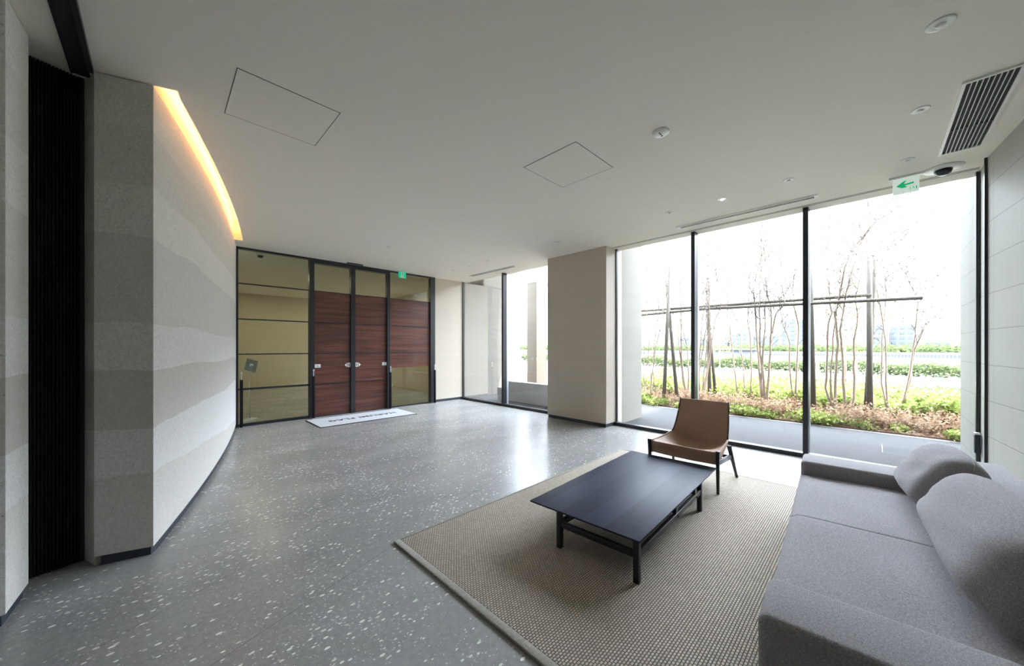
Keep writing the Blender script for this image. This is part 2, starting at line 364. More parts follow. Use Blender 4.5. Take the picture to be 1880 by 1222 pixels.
# black slatted screen
sc = empty('slatted_screen', (-.368, 3.795, 0)); tag(sc, 'black vertical slatted screen standing between the two earth walls', 'screen')
dx, dy = -.208/.2195, -.07/.2195
def sp(t, n): return (dx*t-dy*n, dy*t+dx*n)
m = MB()
for i in range(52):
    a = i*.0150+.02
    m.prism([sp(a, -.012), sp(a+.0095, -.012), sp(a+.0095, .012), sp(a, .012)], .0, CEIL-.002)
m.build('slats', 'blackmatt', sc)
MB().prism([sp(.0, -.03), sp(.80, -.03), sp(.80, -.013), sp(.0, -.013)], 0, CEIL-.002).build('backing', 'dark', sc)
MB().prism([sp(.0, -.012), sp(.018, -.012), sp(.018, .018), sp(.0, .018)], 0, CEIL-.002).build('frame', 'black', sc)
# ceiling track
tr = empty('ceiling_track', (-.36, 1.2, CEIL)); tag(tr, 'black sliding door track running along the ceiling to the slatted screen', 'track')
MB().box(-.045, .03, -2.4, 2.52, -.014, -.001).build('channel', 'dark', tr)
MB().box(-.055, -.045, -2.4, 2.52, -.02, -.001).box(.03, .055, -2.4, 2.40, -.035, -.001).build('rim', 'black', tr)
# hidden sides of the room
st(MB().box(-2.75, -2.6, -1.9, 4.7, 0, CEIL).build('wall_back', 'conc0'), 'plain wall behind the viewpoint')
st(MB().prism([(-2.6, 4.6), (-.6, 3.98), (-.3, 3.98), (-.3, 4.15), (-2.6, 4.75)], 0, CEIL).build('wall_recess', 'blackmatt'), 'dark wall behind the black slatted screen')
# right wall
rw = lambda X: -.769+.10*(X-5.694)
st(MB().prism([(5.694, rw(5.694)), (-2.7, rw(-2.7)), (-2.7, rw(-2.7)-.25), (6.08, rw(5.694)-.25), (6.08, -.78)], 0, CEIL).build('wall_right', 'tile'), 'pale large-tile wall behind the sofa')
# window jamb frames
st(MB().box(5.672, 5.70, -.80, -.752, .0, CEIL).build('trim_4', 'black'), 'dark vertical frame strip where the tiled wall turns to the window', 'trim')
# back wall right of doors, cream
st(MB().box(5.158, WX, DY, DY+.12, .065, CEIL).build('wall_back_right', 'trav'), 'cream striated stone wall between doors and corner window')
st(MB().box(5.158, WX, DY+.012, DY+.1, 0, .065).build('baseboard_back', 'plinth'), 'dark baseboard under the cream stone wall', 'baseboard')
st(MB().box(5.73, WX-.03, 3.385, 4.75, .065, CEIL).build('wall_pier', 'trav'), 'tan striated stone pier between the two window walls')
st(MB().box(5.742, WX-.03, 3.397, 4.738, 0, .065).build('baseboard_pier', 'plinth'), 'dark baseboard under the stone pier', 'baseboard')
st(MB().box(WX-.03, WX+.22, 3.385, 4.75, 0, CEIL+.25).build('wall_pier_core', 'trav'), 'outer half of the stone pier beyond the glass line')
# windows
def window(name, y0, y1, muls, label):
    r = empty(name, (WX, y0, 0)); st(r, label, 'window')
    L = y1-y0
    g = MB(); ys = [0]+[a-y0 for a in muls]+[L]
    MB().box(-.012, 0, .01, L-.01, .03, CEIL+.05).build('glass_pane', 'glass', r)
    fr = MB().box(-.05, .05, 0, L, .0, .055); fr.build('bottom_frame', 'black', r)
    for a in muls: 
        MB().box(-.07, .05, a-y0-.028, a-y0+.028, .055, CEIL).build('mullion', 'black', r)
        MB().box(.051, .11, a-y0-.032, a-y0+.026, .0, CEIL).build('mullion_cap', 'silver', r)
    MB().box(-.02, .03, 0, .02, .055, CEIL).box(-.02, .03, L-.02, L, .055, CEIL).build('jamb_frame', 'black', r)
    return r
window('window_1', -.77, 3.385, [.627, 2.012], 'three tall floor-to-ceiling panes facing the planted bed')
window('window_2', 4.75, DY, [6.42], 'tall corner window left of the stone pier')
bpy.data.objects['window_2'].children[0].name = 'glass_pane'
# groove in the ceiling along the window
m = MB().box(5.965, 5.972, -.76, 3.38, CEIL-.0025, CEIL+.0).box(5.925, 5.931, -.76, 3.38, CEIL-.0025, CEIL)
st(m.build('trim_5', 'dark'), 'thin shadow groove in the ceiling beside the window', 'trim')
lk = empty('window_lock', (6.0, -.742, .46)); tag(lk, 'small dark lock with silver cap on the far right window frame', 'lock')
MB().box(-.03, .03, -.028, .012, -.10, .09).build('body', 'black', lk, .006)
MB().box(-.028, .028, -.026, .012, .091, .11).build('cap', 'silver', lk, .004)
# ---------------------------------------------------------------- door wall
d = empty('door_1', (0, DY, 0)); st(d, 'wide glazed entrance with walnut sliding doors and black frame', 'door')
MB().box(cvx(8.12)+.0, cvx(8.12)+.03, -.03, .06, 0, CEIL).build('frame_post', 'black', d)
for a, b in ((2.185, 2.275), (3.01, 3.105), (3.845, 3.915), (5.02, 5.158)):
    MB().box(a, b, -.03, .07, 0, CEIL).build('frame_post', 'black', d)
MB().box(1.02, 2.185, -.02, .06, CEIL-.035, CEIL).box(3.915, 5.02, -.02, .06, CEIL-.035, CEIL).box(2.275, 3.01, -.03, .07, CEIL-.095, CEIL).box(3.105, 3.845, -.03, .07, CEIL-.095, CEIL).build('head_frame', 'black', d)
MB().box(1.02, 2.185, -.02, .05, 0, .05).box(2.275, 3.01, 0, .05, 0, .015).box(3.105, 3.845, 0, .05, 0, .015).box(3.915, 5.02, -.01, .05, 0, .03).build('sill_frame', 'black', d)
for z in (.68, 1.32, 1.965, 2.615):
    h = .02 if z > .7 else .035
    MB().box(1.03, 2.185, -.006, .035, z-h/2, z+h/2).build('glazing_bar', 'black', d)
for x0, x1, z0 in ((2.275, 3.01, .015), (3.105, 3.845, .015), (3.915, 5.02, .955)):
    MB().box(x0, x1, .018, .045, z0, 2.615).build('wood_panel', 'walnut', d)
    for z in (.68, 1.32, 1.965, 2.615):
        if z > z0: MB().box(x0, x1, .002, .017, z-.008, z+.008).build('glazing_bar', 'black', d)
    MB().box(x0, x1, .02, .032, 2.616, CEIL-.05).build('glass_pane', 'doorglass', d)
MB().box(3.915, 5.02, .02, .032, .02, .954).build('glass_pane', 'doorglass', d)
MB().box(1.03, 2.185, .012, .024, .04, CEIL-.02).build('glass_pane', 'doorglass', d)
# rail and posts
for x, lab in ((1.055, 'slim black guard post at the curved wall end of the entrance'), (2.235, 'slim black guard post left of the walnut doors'), (3.88, 'slim black guard post right of the walnut doors'), (5.09, 'slim black guard post beside the cream wall')):
    g = empty('guard_post', (x, DY-.12, 0)); tag(g, lab, 'post', 'guard posts along the entrance')
    MB().box(-.022, .022, -.022, .022, 0, .86).build('post', 'blackmatt', g, .003)
    MB().box(-.008, .008, -.008, .008, .861, .99).box(-.012, .016, -.012, .012, .965, 1.0).build('sensor', 'silver', g)
    MB().box(-.035, .035, -.035, .035, 0, .008).build('base', 'silver', g)
M['paper'] = plain('white_sticker', (.82, .82, .80), .5, var=.02)
M['ink'] = plain('black_ink', (.03, .03, .035), .6)
def arrow_sticker(x, s, lab):
    r = empty('arrow_sticker', (x, DY+.0, 1.06)); tag(r, lab, 'sign', 'door signs at hand height')
    y0, y1 = -.004, -.001
    pts = [(0, -.048), (s*.06, -.048), (s*.06, .048), (0, .048)]
    def pr(pp, m, a, b, nm):
        vs = [(p[0], a, p[1]) for p in pp]+[(p[0], b, p[1]) for p in pp]; n = len(pp)
        MB().add(vs, [tuple(range(n)), tuple(range(2*n-1, n-1, -1))]+[(i, (i+1) % n, n+(i+1) % n, n+i) for i in range(n)]).build(nm, m, r)
    pr(pts, 'paper', y0, y1, 'square_panel'); pr([(s*.072, -.048), (s*.125, 0), (s*.072, .048)], 'paper', y0, y1, 'arrow_panel')
    pr([(s*.018, -.02), (s*.042, -.02), (s*.042, .0), (s*.018, .0)], 'ink', y0-.002, y0, 'mark'); pr([(s*.014, .01), (s*.046, .01), (s*.03, .034)], 'ink', y0-.002, y0, 'mark')
arrow_sticker(3.006, -1, 'white arrow sticker pointing left beside the middle door post')
arrow_sticker(3.109, 1, 'white arrow sticker pointing right beside the middle door post')
for x, lab in ((2.345, 'small white notice on the left walnut door'), (3.785, 'small white notice on the right walnut door')):
    r = empty('door_notice', (x, DY, 1.06)); tag(r, lab, 'sign', 'door signs at hand height')
    MB().box(-.055, .055, -.004, -.001, -.035, .035).build('panel', 'paper', r)
    MB().box(-.03, .03, -.006, -.0042, -.016, -.010).box(-.03, .02, -.006, -.0042, .004, .010).build('mark', 'ink', r)
# vestibule
st(MB().box(.35, 6.9, 15.0, 15.2, 0, 3.6).build('wall_vestibule', 'trav'), 'cream stone far wall of the vestibule seen through the doors')
st(MB().box(6.22, 6.4, 8.24, 12.6, 0, 3.6).build('wall_vestibule_right', 'trav'), 'cream side wall of the vestibule beyond the walnut doors')
st(MB().box(.35, .5, 8.3, 15.0, 0, 3.6).build('wall_vestibule_left', 'trav'), 'hidden left side wall of the vestibule')
st(MB().box(.5, 6.9, 8.2, 15.2, CEIL, CEIL+.2).build('trim_6', 'ceil'), 'vestibule ceiling beyond the entrance glass', 'ceiling')
st(MB().box(6.14, 7.2, 8.24, 15.2, -.25, 0).build('trim_7', 'floor'), 'vestibule floor strip beside the side wall', 'floor')
st(MB().box(6.9, 7.1, 12.6, 15.2, 0, 3.6).build('wall_vestibule_end', 'trav'), 'short stone wall at the far end of the vestibule')
M['warmlamp'] = emit('lamp_disc', (1, .86, .62), 30)
for i, (x, y) in enumerate(((1.9, 10.4), (3.6, 10.4), (5.2, 10.4), (1.9, 13.2), (3.6, 13.2), (5.2, 13.2))):
    l = bpy.data.lights.new('vestibule_lamp', 'AREA'); l.shape = 'DISK'; l.size = .5; l.energy = 14; l.color = (1, .92, .74); l.cycles.is_portal = False
    lo = bpy.data.objects.new('vestibule_lamp', l); C.objects.link(lo); lo.location = (x, y, CEIL-.02)
def dome_camera(loc, k, lab):
    r = empty('dome_camera', loc); tag(r, lab, 'camera', 'ceiling dome cameras')
    MB().lathe([(.001, -.02*k), (.10*k, -.018*k), (.135*k, -.012*k), (.142*k, -.001)], (0, 0, 0)).build('flange', 'white', r)
    MB().lathe([(.001, -.075*k), (.03*k, -.071*k), (.052*k, -.055*k), (.062*k, -.035*k), (.064*k, -.0195*k)], (0, 0, 0)).build('dome', 'gdark', r)
M['gdark'] = plain('smoked_plastic', (.02, .022, .028), .12, var=.05)
dome_camera((5.70, -.50, CEIL), 1.0, 'dark dome camera on a white disc above the right window')
dome_camera((1.43, 8.55, CEIL), .8, 'small dark dome camera seen through the left entrance glass')
# information stand behind glass
r = empty('tablet_stand', (1.30, 8.85, 0)); tag(r, 'slim tablet stand with tilted plate behind the entrance glass', 'stand')
MB().lathe([(.13, 0), (.13, .008), (.01, .012)], (0, 0, 0)).build('base', 'silver', r)
MB().tube([(0, 0, .01), (0, 0, 1.02)], .009).build('pole', 'silver', r)
mm = MB().box(-.10, .10, -.012, .0, -.13, .13).build('plate', plain('grey_plate', (.26, .29, .28), .3), r); mm.location = (.02, -.02, 1.08); mm.rotation_euler = (-.45, .35, .1)
mm2 = MB().lathe([(.035, -.004), (.035, .004)], (0, 0, 0)).build('badge', 'silver', mm); mm2.rotation_euler = (PI/2, 0, 0); mm2.location = (0, -.017, 0)
# ================================================================ CEILING FIXTURES
def panel(x0, x1, y0, y1, lab):
    r = empty('access_panel', (x0, y0, CEIL)); tag(r, lab, 'access panel', 'ceiling access panels')
    a, b = x1-x0, y1-y0; e = .004
    MB().box(e, a-e, e, b-e, -.0025, -.0005).build('hatch', 'ceil', r)
    MB().box(-.001, e-.001, 0, b, -.0022, -.0004).box(a-e+.001, a+.001, 0, b, -.0022, -.0004).box(0, a, -.001, e-.001, -.0022, -.0004).box(0, a, b-e+.001, b+.001, -.0022, -.0004).build('gap', plain('seam', (.08, .08, .07), .8), r)
panel(.363, 1.007, 2.925, 3.56, 'square flush access panel in the ceiling near the curved wall')
panel(2.636, 3.28, 1.86, 2.50, 'square flush access panel in the ceiling above the coffee table')
def downlight(x, y, lab, rad=.055, lit=False, kind='downlight'):
    r = empty(kind, (x, y, CEIL)); tag(r, lab, 'ceiling light', 'recessed ceiling spotlights')
    MB().lathe([(rad*.68, -.004), (rad*.9, -.006), (rad, -.003), (rad, -.0005), (rad*.66, -.0005)], (0, 0, 0), 28).build('trim_ring', 'white', r)
    MB().lathe([(.001, -.0012), (rad*.67, -.0012)], (0, 0, 0), 28).build('lens', 'lit' if lit else 'reflector', r)
    b = MB().lathe([(.001, -.014), (rad*.3, -.012), (rad*.4, -.0015)], (rad*.12, 0, 0), 16).build('lamp_cap', 'lit' if lit else 'white', r)
    return r
M['lit'] = emit('lit_lamp', (1, .88, .66), 5)
M['reflector'] = plain('reflector', (.11, .10, .09), .6)
dl = [(3.14, -.266, 'large tilted ceiling spotlight in front of the louvred grille', .06, False), (4.168, -.253, 'ceiling spotlight beside the louvred air grille', .052, False),
      (5.195, -.235, 'ceiling spotlight between exit sign and air grille', .05, False), (4.894, .653, 'unlit ceiling spotlight by the right end of the slot diffuser', .05, False),
      (4.941, 1.313, 'lit ceiling spotlight glowing warm beside the long slot diffuser', .055, True), (4.931, 1.95, 'unlit ceiling spotlight by the left end of the long slot diffuser', .05, False),
      (4.923, 3.866, 'ceiling spotlight next to the stone pier', .05, False), (2.981, 6.211, 'faint ceiling spotlight before the walnut doors', .05, False),
      (4.93, 5.726, 'ceiling spotlight by the corner window, nearest the stone pier', .045, False), (4.973, 6.395, 'ceiling spotlight by the corner window, middle of its row of three', .045, False), (4.973, 7.035, 'ceiling spotlight by the corner window, nearest the cream wall', .045, False)]
for x, y, lab, rd, lit in dl: downlight(x, y, lab, rd, lit)
# real light from the lit spot
for (x, y) in ((4.941, 1.313),):
    l = bpy.data.lights.new('spot_lamp', 'SPOT'); l.energy = 12; l.color = (1, .85, .6); l.spot_size = 1.4; l.spot_blend = .6; l.shadow_soft_size = .03
    lo = bpy.data.objects.new('spot_lamp', l); C.objects.link(lo); lo.location = (x, y, CEIL-.03)
r = empty('ceiling_speaker', (3.031, 1.271, CEIL)); tag(r, 'round white ceiling speaker with three small holes above the coffee table', 'loudspeaker')  # round public-address speaker
MB().lathe([(.001, -.022), (.05, -.021), (.066, -.014), (.069, -.0005)]).build('cover', 'white', r)
m = MB()
for a in (-.026, 0, .026): m.lathe([(.009, -.0235), (.009, -.021)], (a, 0, 0), 12)
m.build('openings', 'reflector', r)
# air grille
r = empty('air_grille', (3.947, -.695, CEIL)); tag(r, 'white louvred return air grille in the ceiling above the sofa', 'vent')
W, D = 1.335, .265
MB().box(.02, W-.02, .02, D-.02, -.003, -.001).build('backing', 'dark', r)
MB().box(0, W, 0, .02, -.014, -.0005).box(0, W, D-.02, D, -.014, -.0005).box(0, .02, .02, D-.02, -.014, -.0005).box(W-.02, W, .02, D-.02, -.014, -.0005).build('frame', 'white', r)
m = MB()
for i in range(1, 9):
    y = .02+i*(D-.04)/9; m.box(.02, W-.02, y-.0022, y+.0022, -.013, -.0031)
m.build('louvres', 'white', r)
MB().box(.80, .808, .02, D-.02, -.0129, -.0032).build('divider', 'reflector', r)
def slot(x, y0, y1, lab):
    r = empty('slot_diffuser', (x, y0, CEIL)); tag(r, lab, 'vent', 'linear slot diffusers along the windows'); L = y1-y0
    MB().box(-.055, -.035, 0, L, -.010, -.0005).box(.035, .055, 0, L, -.010, -.0005).box(-.035, .035, 0, .04, -.010, -.0005).box(-.035, .035, L-.04, L, -.010, -.0005).box(-.004, .004, .04, L-.04, -.009, -.0005).build('frame', 'white', r)
    MB().box(-.035, -.004, .04, L-.04, -.003, -.0006).box(.004, .035, .04, L-.04, -.003, -.0006).build('slot_opening', 'dark', r)
slot(5.65, .468, 2.113, 'long white slot diffuser beside the main window')
slot(5.70, 5.636, 7.273, 'white slot diffuser beside the corner window')
r = empty('door_sensor', (3.05, 7.97, CEIL)); tag(r, 'thin black sensor bar on the ceiling above the walnut doors', 'sensor')
MB().box(-.17, .17, -.02, .02, -.02, -.0005).build('housing', 'blackmatt', r, .003); MB().box(-.05, .05, -.022, -.0201, -.016, -.006).build('window', 'gdark', r)
# exit signs
M['green'] = emit('green_sign', (0.0, .42, .16), .45); M['signwhite'] = emit('sign_white', (.80, .92, .86), .35)
def poly_x(pp, x, th, name, m, r):   # polygon in YZ facing -X
    vs = [(x, p[0], p[1]) for p in pp]+[(x+th, p[0], p[1]) for p in pp]; n = len(pp)
    return MB().add(vs, [tuple(range(n)), tuple(range(2*n-1, n-1, -1))]+[(i, (i+1) % n, n+(i+1) % n, n+i) for i in range(n)]).build(name, m, r)
def capsule(p, q, r0, n=6):
    p = Vector((p[0], p[1])); q = Vector((q[0], q[1])); a = math.atan2((q-p).y, (q-p).x); out = []
    for c, s0 in ((q, a-PI/2), (p, a+PI/2)):
        for i in range(n+1): th = s0+PI*i/n; out.append((c.x+r0*math.cos(th), c.y+r0*math.sin(th)))
    return out
r = empty('exit_sign', (5.655, -.235, CEIL)); tag(r, 'white exit sign with green left arrow hanging by the main window', 'sign', 'illuminated exit signs')
MB().box(-.02, .02, -.135, .12, -.022, -.0005).build('mount', 'white', r, .003)
MB().box(-.012, .012, -.10, .09, -.19, -.023).build('panel', 'signwhite', r, .002)
# left in the picture is +Y
poly_x([(.066, -.105), (.026, -.072), (-.012, -.052), (.010, -.092), (-.062, -.085), (-.062, -.103), (.006, -.108), (-.018, -.128), (.022, -.133)], -.0145, .002, 'arrow', 'green', r)
def runner(f, r, mt, X):
    for i, (p, q, rd) in enumerate((((.0, .35), (.06, .05), .07), ((.06, .05), (-.12, -.18), .055), ((-.12, -.18), (-.05, -.42), .05), ((.06, .05), (.24, -.12), .055), ((.24, -.12), (.33, -.40), .05), ((.0, .3), (-.24, .18), .04), ((.0, .3), (.24, .2), .04))):
        poly_x([f(a) for a in capsule(p, q, rd)], X-.0002*i, .001, 'running_man', mt, r)
    poly_x([f((-.03+.09*math.cos(a), .52+.09*math.sin(a))) for a in [2*PI*k/12 for k in range(12)]], X, .001, 'running_man', mt, r)
runner(lambda p: (-.058-p[0]*.03, -.148+p[1]*.032), r, 'green', -.0148)
poly_x([(-.076, -.165), (-.084, -.165), (-.084, -.132), (-.076, -.132)], -.0145, .0015, 'doorway_mark', 'green', r)
poly_x([(-.038, -.165), (-.033, -.165), (-.033, -.132), (-.038, -.132)], -.0145, .0015, 'doorway_mark', 'green', r)
r = empty('exit_sign', (4.165, 7.98, CEIL)); tag(r, 'green exit sign with white running figure above the entrance', 'sign', 'illuminated exit signs')
r.rotation_euler = (0, 0, PI/2)
MB().box(-.02, .02, -.06, .06, -.012, -.0005).build('mount', 'white', r)
M['green2'] = emit('green_sign_panel', (0.0, .40, .20), .7)
MB().box(-.012, .012, -.095, .095, -.165, -.013).build('panel', 'green2', r, .002)
poly_x([(.045, -.155), (-.040, -.155), (-.040, -.025), (.045, -.025)], -.0145, .002, 'doorway_mark', 'paper', r)
runner(lambda p: (-p[0]*.13, -.088+p[1]*.115), r, 'green2', -.0165)
# ================================================================ DOOR MAT
r = empty('door_mat', (3.015, 7.41, 0)); tag(r, 'pale grey entrance mat with black lettering before the walnut doors', 'mat')
M['mat'] = weave('mat_pile', (.42, .43, .46), (.54, .56, .60), 160); M['matedge'] = plain('mat_rubber', (.03, .03, .033), .6)
MB().box(-.965, .965, -.455, .455, 0, .010).build('base', 'matedge', r, .002)
MB().box(-.95, .95, -.44, .44, .0101, .014).build('pile', 'mat', r)
tc = bpy.data.curves.new('lettering', 'FONT'); tc.body = 'HARUMI FLAG'; tc.size = .20; tc.align_x = 'CENTER'; tc.align_y = 'CENTER'; tc.extrude = .001; tc.offset = .004; tc.space_character = 1.1
to = bpy.data.objects.new('lettering_tmp', tc); C.objects.link(to)
dg = bpy.context.evaluated_depsgraph_get(); dg.update(); tm = bpy.data.meshes.new_from_object(to.evaluated_get(dg)); bpy.data.objects.remove(to)
tm.materials.clear(); tm.materials.append(M['ink']); t2 = bpy.data.objects.new('lettering', tm); C.objects.link(t2); t2.parent = r; t2.location = (0, 0, .0152); t2.rotation_euler = (0, 0, PI)
# ================================================================ RUG
r = empty('area_rug', (1.235, .30, 0)); tag(r, 'large beige woven rug under the coffee table and sofa', 'rug')
RW, RD = 3.41, 2.20; ry0 = -1.0
MB().box(.05, RW-.012, ry0+.05, RD-.02, .0, .013).build('woven_field', 'rug', r, .003)
MB().box(0, .05, ry0, RD, 0, .015).build('border_band', 'rugedge', r, .005)
MB().box(.05, RW, RD-.02, RD, 0, .014).box(RW-.012, RW, ry0, RD-.02, 0, .014).build('border_band', 'rugedge', r, .003)
# ================================================================ COFFEE TABLE
tb = empty('coffee_table', (2.048, .985, .0135), math.radians(2.6)); tag(tb, 'low rectangular coffee table with dark stained plank top on the rug', 'table')
TL, TW, TH = 1.785, .855, .272
o = MB().box(0, TL, 0, TW, TH-.011, TH).build('tabletop', 'table', tb, .002)
lg = .036
for x, y in ((.03, .03), (.03, .60), (1.335, .03), (1.335, .60)):
    MB().box(x-lg/2, x+lg/2, y-lg/2, y+lg/2, 0, TH-.0115).build('leg', 'wood_black', tb, .002)
zr = .165
for a in ((.048, .012, 1.317, .048), ): pass
MB().box(.049, 1.316, .016, .044, zr-.014, zr+.026).build('rail', 'wood_black', tb, .002)
MB().box(.049, 1.316, .586, .614, zr-.014, zr+.026).build('rail', 'wood_black', tb, .002)
MB().box(.016, .044, .049, .581, zr-.014, zr+.026).build('rail', 'wood_black', tb, .002)
MB().box(1.321, 1.349, .049, .581, zr-.014, zr+.026).build('rail', 'wood_black', tb, .002)
for x in (.70, 1.17): MB().box(x, x+.045, .02, .05, zr+.0265, TH-.0115).box(x+.012, x+.024, .004, .0155, zr, zr+.012).build('bracket', 'black', tb)
MB().box(1.36, 1.74, .06, .10, TH-.04, TH-.0115).build('top_bearer', 'wood_black', tb)
MB().box(1.36, 1.74, .70, .74, TH-.04, TH-.0115).build('top_bearer', 'wood_black', tb)
# ================================================================ LOUNGE CHAIR
ch = empty('lounge_chair', (3.885, 1.065, .0135)); tag(ch, 'brown leather lounge chair with black wooden legs facing the coffee table', 'chair')
# local: x back (+X world), y across (0 = right in photo)
CW = .68
def lerp(a, b, t): return a+(b-a)*t
nu, nv = 24, 34
def shell(u, v):          # u across 0..1 (y), v along 0..1
    k = abs(2*u-1)
    if v < .52:
        t = v/.52; x = lerp(-.005, .50, t); z = .405-.020*t
        dip = .085*(1-k**2.4)*(math.sin(PI/2*min(1, t*1.15))**1.1)
        rise = .055*(t**3)*(k**4)
        z = z-dip+rise+.012*math.sin(PI*t)*k
        y0, y1 = lerp(.012, .050, t), lerp(CW-.012, CW-.045, t)
    else:
        t = (v-.52)/.48; x = .50+.235*t+.02*math.sin(PI*t); z = .385+.425*t
        bow = .045*(1-k**2)*(1-t*.75); x += bow
        z -= .085*(1-k**2.4)*(1-t)**3; z += .055*(k**4)*(1-t)**6
        y0, y1 = lerp(.050, .098, t), lerp(CW-.045, CW-.058, t)
    return (x, lerp(y0, y1, u), z)
m = MB(); vs = []
vvs = [j/nv for j in range(nv+1)]
for v in vvs:
    for i in range(nu+1): vs.append(shell(i/nu, v))
m.add(vs, [(j*(nu+1)+i, j*(nu+1)+i+1, (j+1)*(nu+1)+i+1, (j+1)*(nu+1)+i) for j in range(nv) for i in range(nu)], True)
so_ = m.build('seat_shell', 'leather', ch, fix=False)
md = so_.modifiers.new('thick', 'SOLIDIFY'); md.thickness = .026; md.offset = 1 
md = so_.modifiers.new('sub', 'SUBSURF'); md.levels = 1; md.render_levels = 1
# front apron and side skirts
m = MB(); vs = []; na = 16
for j, (z, x) in enumerate(((0, -.012), (-.03, -.018), (-.12, -.006), (-.125, .012))):
    for i in range(na+1):
        u = i/na; s = shell(u, 0); vs.append((s[0]+x, s[1], s[2]+z+.001-(.008*math.sin(PI*u) if j > 1 else 0)))
m.add(vs, [(j*(na+1)+i, j*(na+1)+i+1, (j+1)*(na+1)+i+1, (j+1)*(na+1)+i) for j in range(3) for i in range(na)], True)
o = m.build('front_apron', 'leather', ch); md = o.modifiers.new('thick', 'SOLIDIFY'); md.thickness = .014
for s, nm in ((0, 'r'), (1, 'l')):
    m = MB(); vs = []
    for j in range(10):
        p = shell(float(s), .02+.48*j/9); dz = lerp(.12, .035, j/9); yo = -.004 if s == 0 else .004
        vs += [(p[0], p[1]+yo, p[2]+.004), (p[0], p[1]+yo, p[2]-dz)]
    m.add(vs, [(2*j, 2*j+1, 2*j+3, 2*j+2) for j in range(9)], True)
    o = m.build('side_skirt', 'leather', ch); md = o.modifiers.new('thick', 'SOLIDIFY'); md.thickness = .01; md.offset = 0
M['piping'] = plain('dark_piping', (.05, .04, .035), .5)
for u_ in (0, 1): MB().tube([shell(u_, v) for v in [.52+.48*i/8 for i in range(9)]], .008, 6).build('piping', 'piping', ch)
for s, y in ((0, .0), (1, CW)):
    sg = 1 if s == 0 else -1
    MB().bar((-.018, y, .425), (.0, y+sg*.004, 0), .040, .034, .026).build('leg', 'wood_black', ch, .003)
    MB().bar((.50, y+sg*.035, .37), (.665, y+sg*.0, 0), .042, .026, .026).build('leg', 'wood_black', ch, .003)
    MB().bar((-.005, y+sg*.012, .30), (.535, y+sg*.03, .245), .024, .045).build('side_rail', 'wood_black', ch, .002)
MB().bar((.52, .045, .25), (.52, CW-.045, .25), .03, .035).build('rear_rail', 'wood_black', ch, .002)
# ================================================================ SOFA
sf = empty('sofa', (1.468, .284, .0135), math.radians(3.4)); tag(sf, 'long light grey fabric sofa with low arms on the beige rug', 'sofa')
SL, SD = 2.55, 1.06; ZS, ZA, ZB = .425, .515, .645
def soft(name, x0, x1, y0, y1, z0, z1, bev, parent=sf, mat='sofa', seg=5):
    return MB().box(x0, x1, y0, y1, z0, z1).build(name, mat, parent, bev, seg)
soft('base', .30, SL-.31, -SD+.24, -.02, .06, .235, .02)
soft('armrest', 0, .305, -SD, 0, .05, ZA-.0, .035); soft('armrest', SL-.31, SL, -SD, 0, .05, ZA, .03)
def bench():
    nx, ny = 240, 24; x0, x1, y0, y1 = .308, SL-.313, -SD+.26, .0
    def hz(u, v):
        e = min(u, 1-u)*(x1-x0); f = min(v, 1-v)*(y1-y0)
        ed = min(1, e/.05)**.5*min(1, f/.05)**.5
        seam = -.005*math.exp(-((u-.5)*(x1-x0)/.007)**2)
        return ZS-.022*(1-ed)+seam+.006*math.sin(PI*u)*math.sin(PI*v)+.004*math.sin(u*17+2*v)*math.sin(v*9)
    top = [(lerp(x0, x1, i/nx), lerp(y1, y0, j/ny), hz(i/nx, j/ny)) for j in range(ny+1) for i in range(nx+1)]
    m = MB(); n = len(top); fs = [(j*(nx+1)+i, (j+1)*(nx+1)+i, (j+1)*(nx+1)+i+1, j*(nx+1)+i+1) for j in range(ny) for i in range(nx)]
    rim = [i for i in range(nx+1)]+[j*(nx+1)+nx for j in range(1, ny+1)]+[ny*(nx+1)+i for i in range(nx-1, -1, -1)]+[j*(nx+1) for j in range(ny-1, 0, -1)]
    lo = [(top[i][0], top[i][1], .237) for i in rim]; k = len(rim)
    fs += [(rim[i], rim[(i+1) % k], n+(i+1) % k, n+i) for i in range(k)]; fs.append(tuple(n+i for i in range(k)))
    m.add(top+lo, fs, True); return m
bench().build('seat_cushion', 'sofa', sf)
soft('backrest', .0, SL-.0, -SD-.005, -SD+.215, ZA+.002, ZB, .045)
soft('backrest', .308, SL-.313, -SD, -SD+.215, .24, ZA-.002, .02)
for x, y in ((.08, -.08), (SL-.08, -.08), (.08, -SD+.08), (SL-.08, -SD+.08)): MB().box(x-.025, x+.025, y-.025, y+.025, 0, .0505).build('leg', 'wood_black', sf)
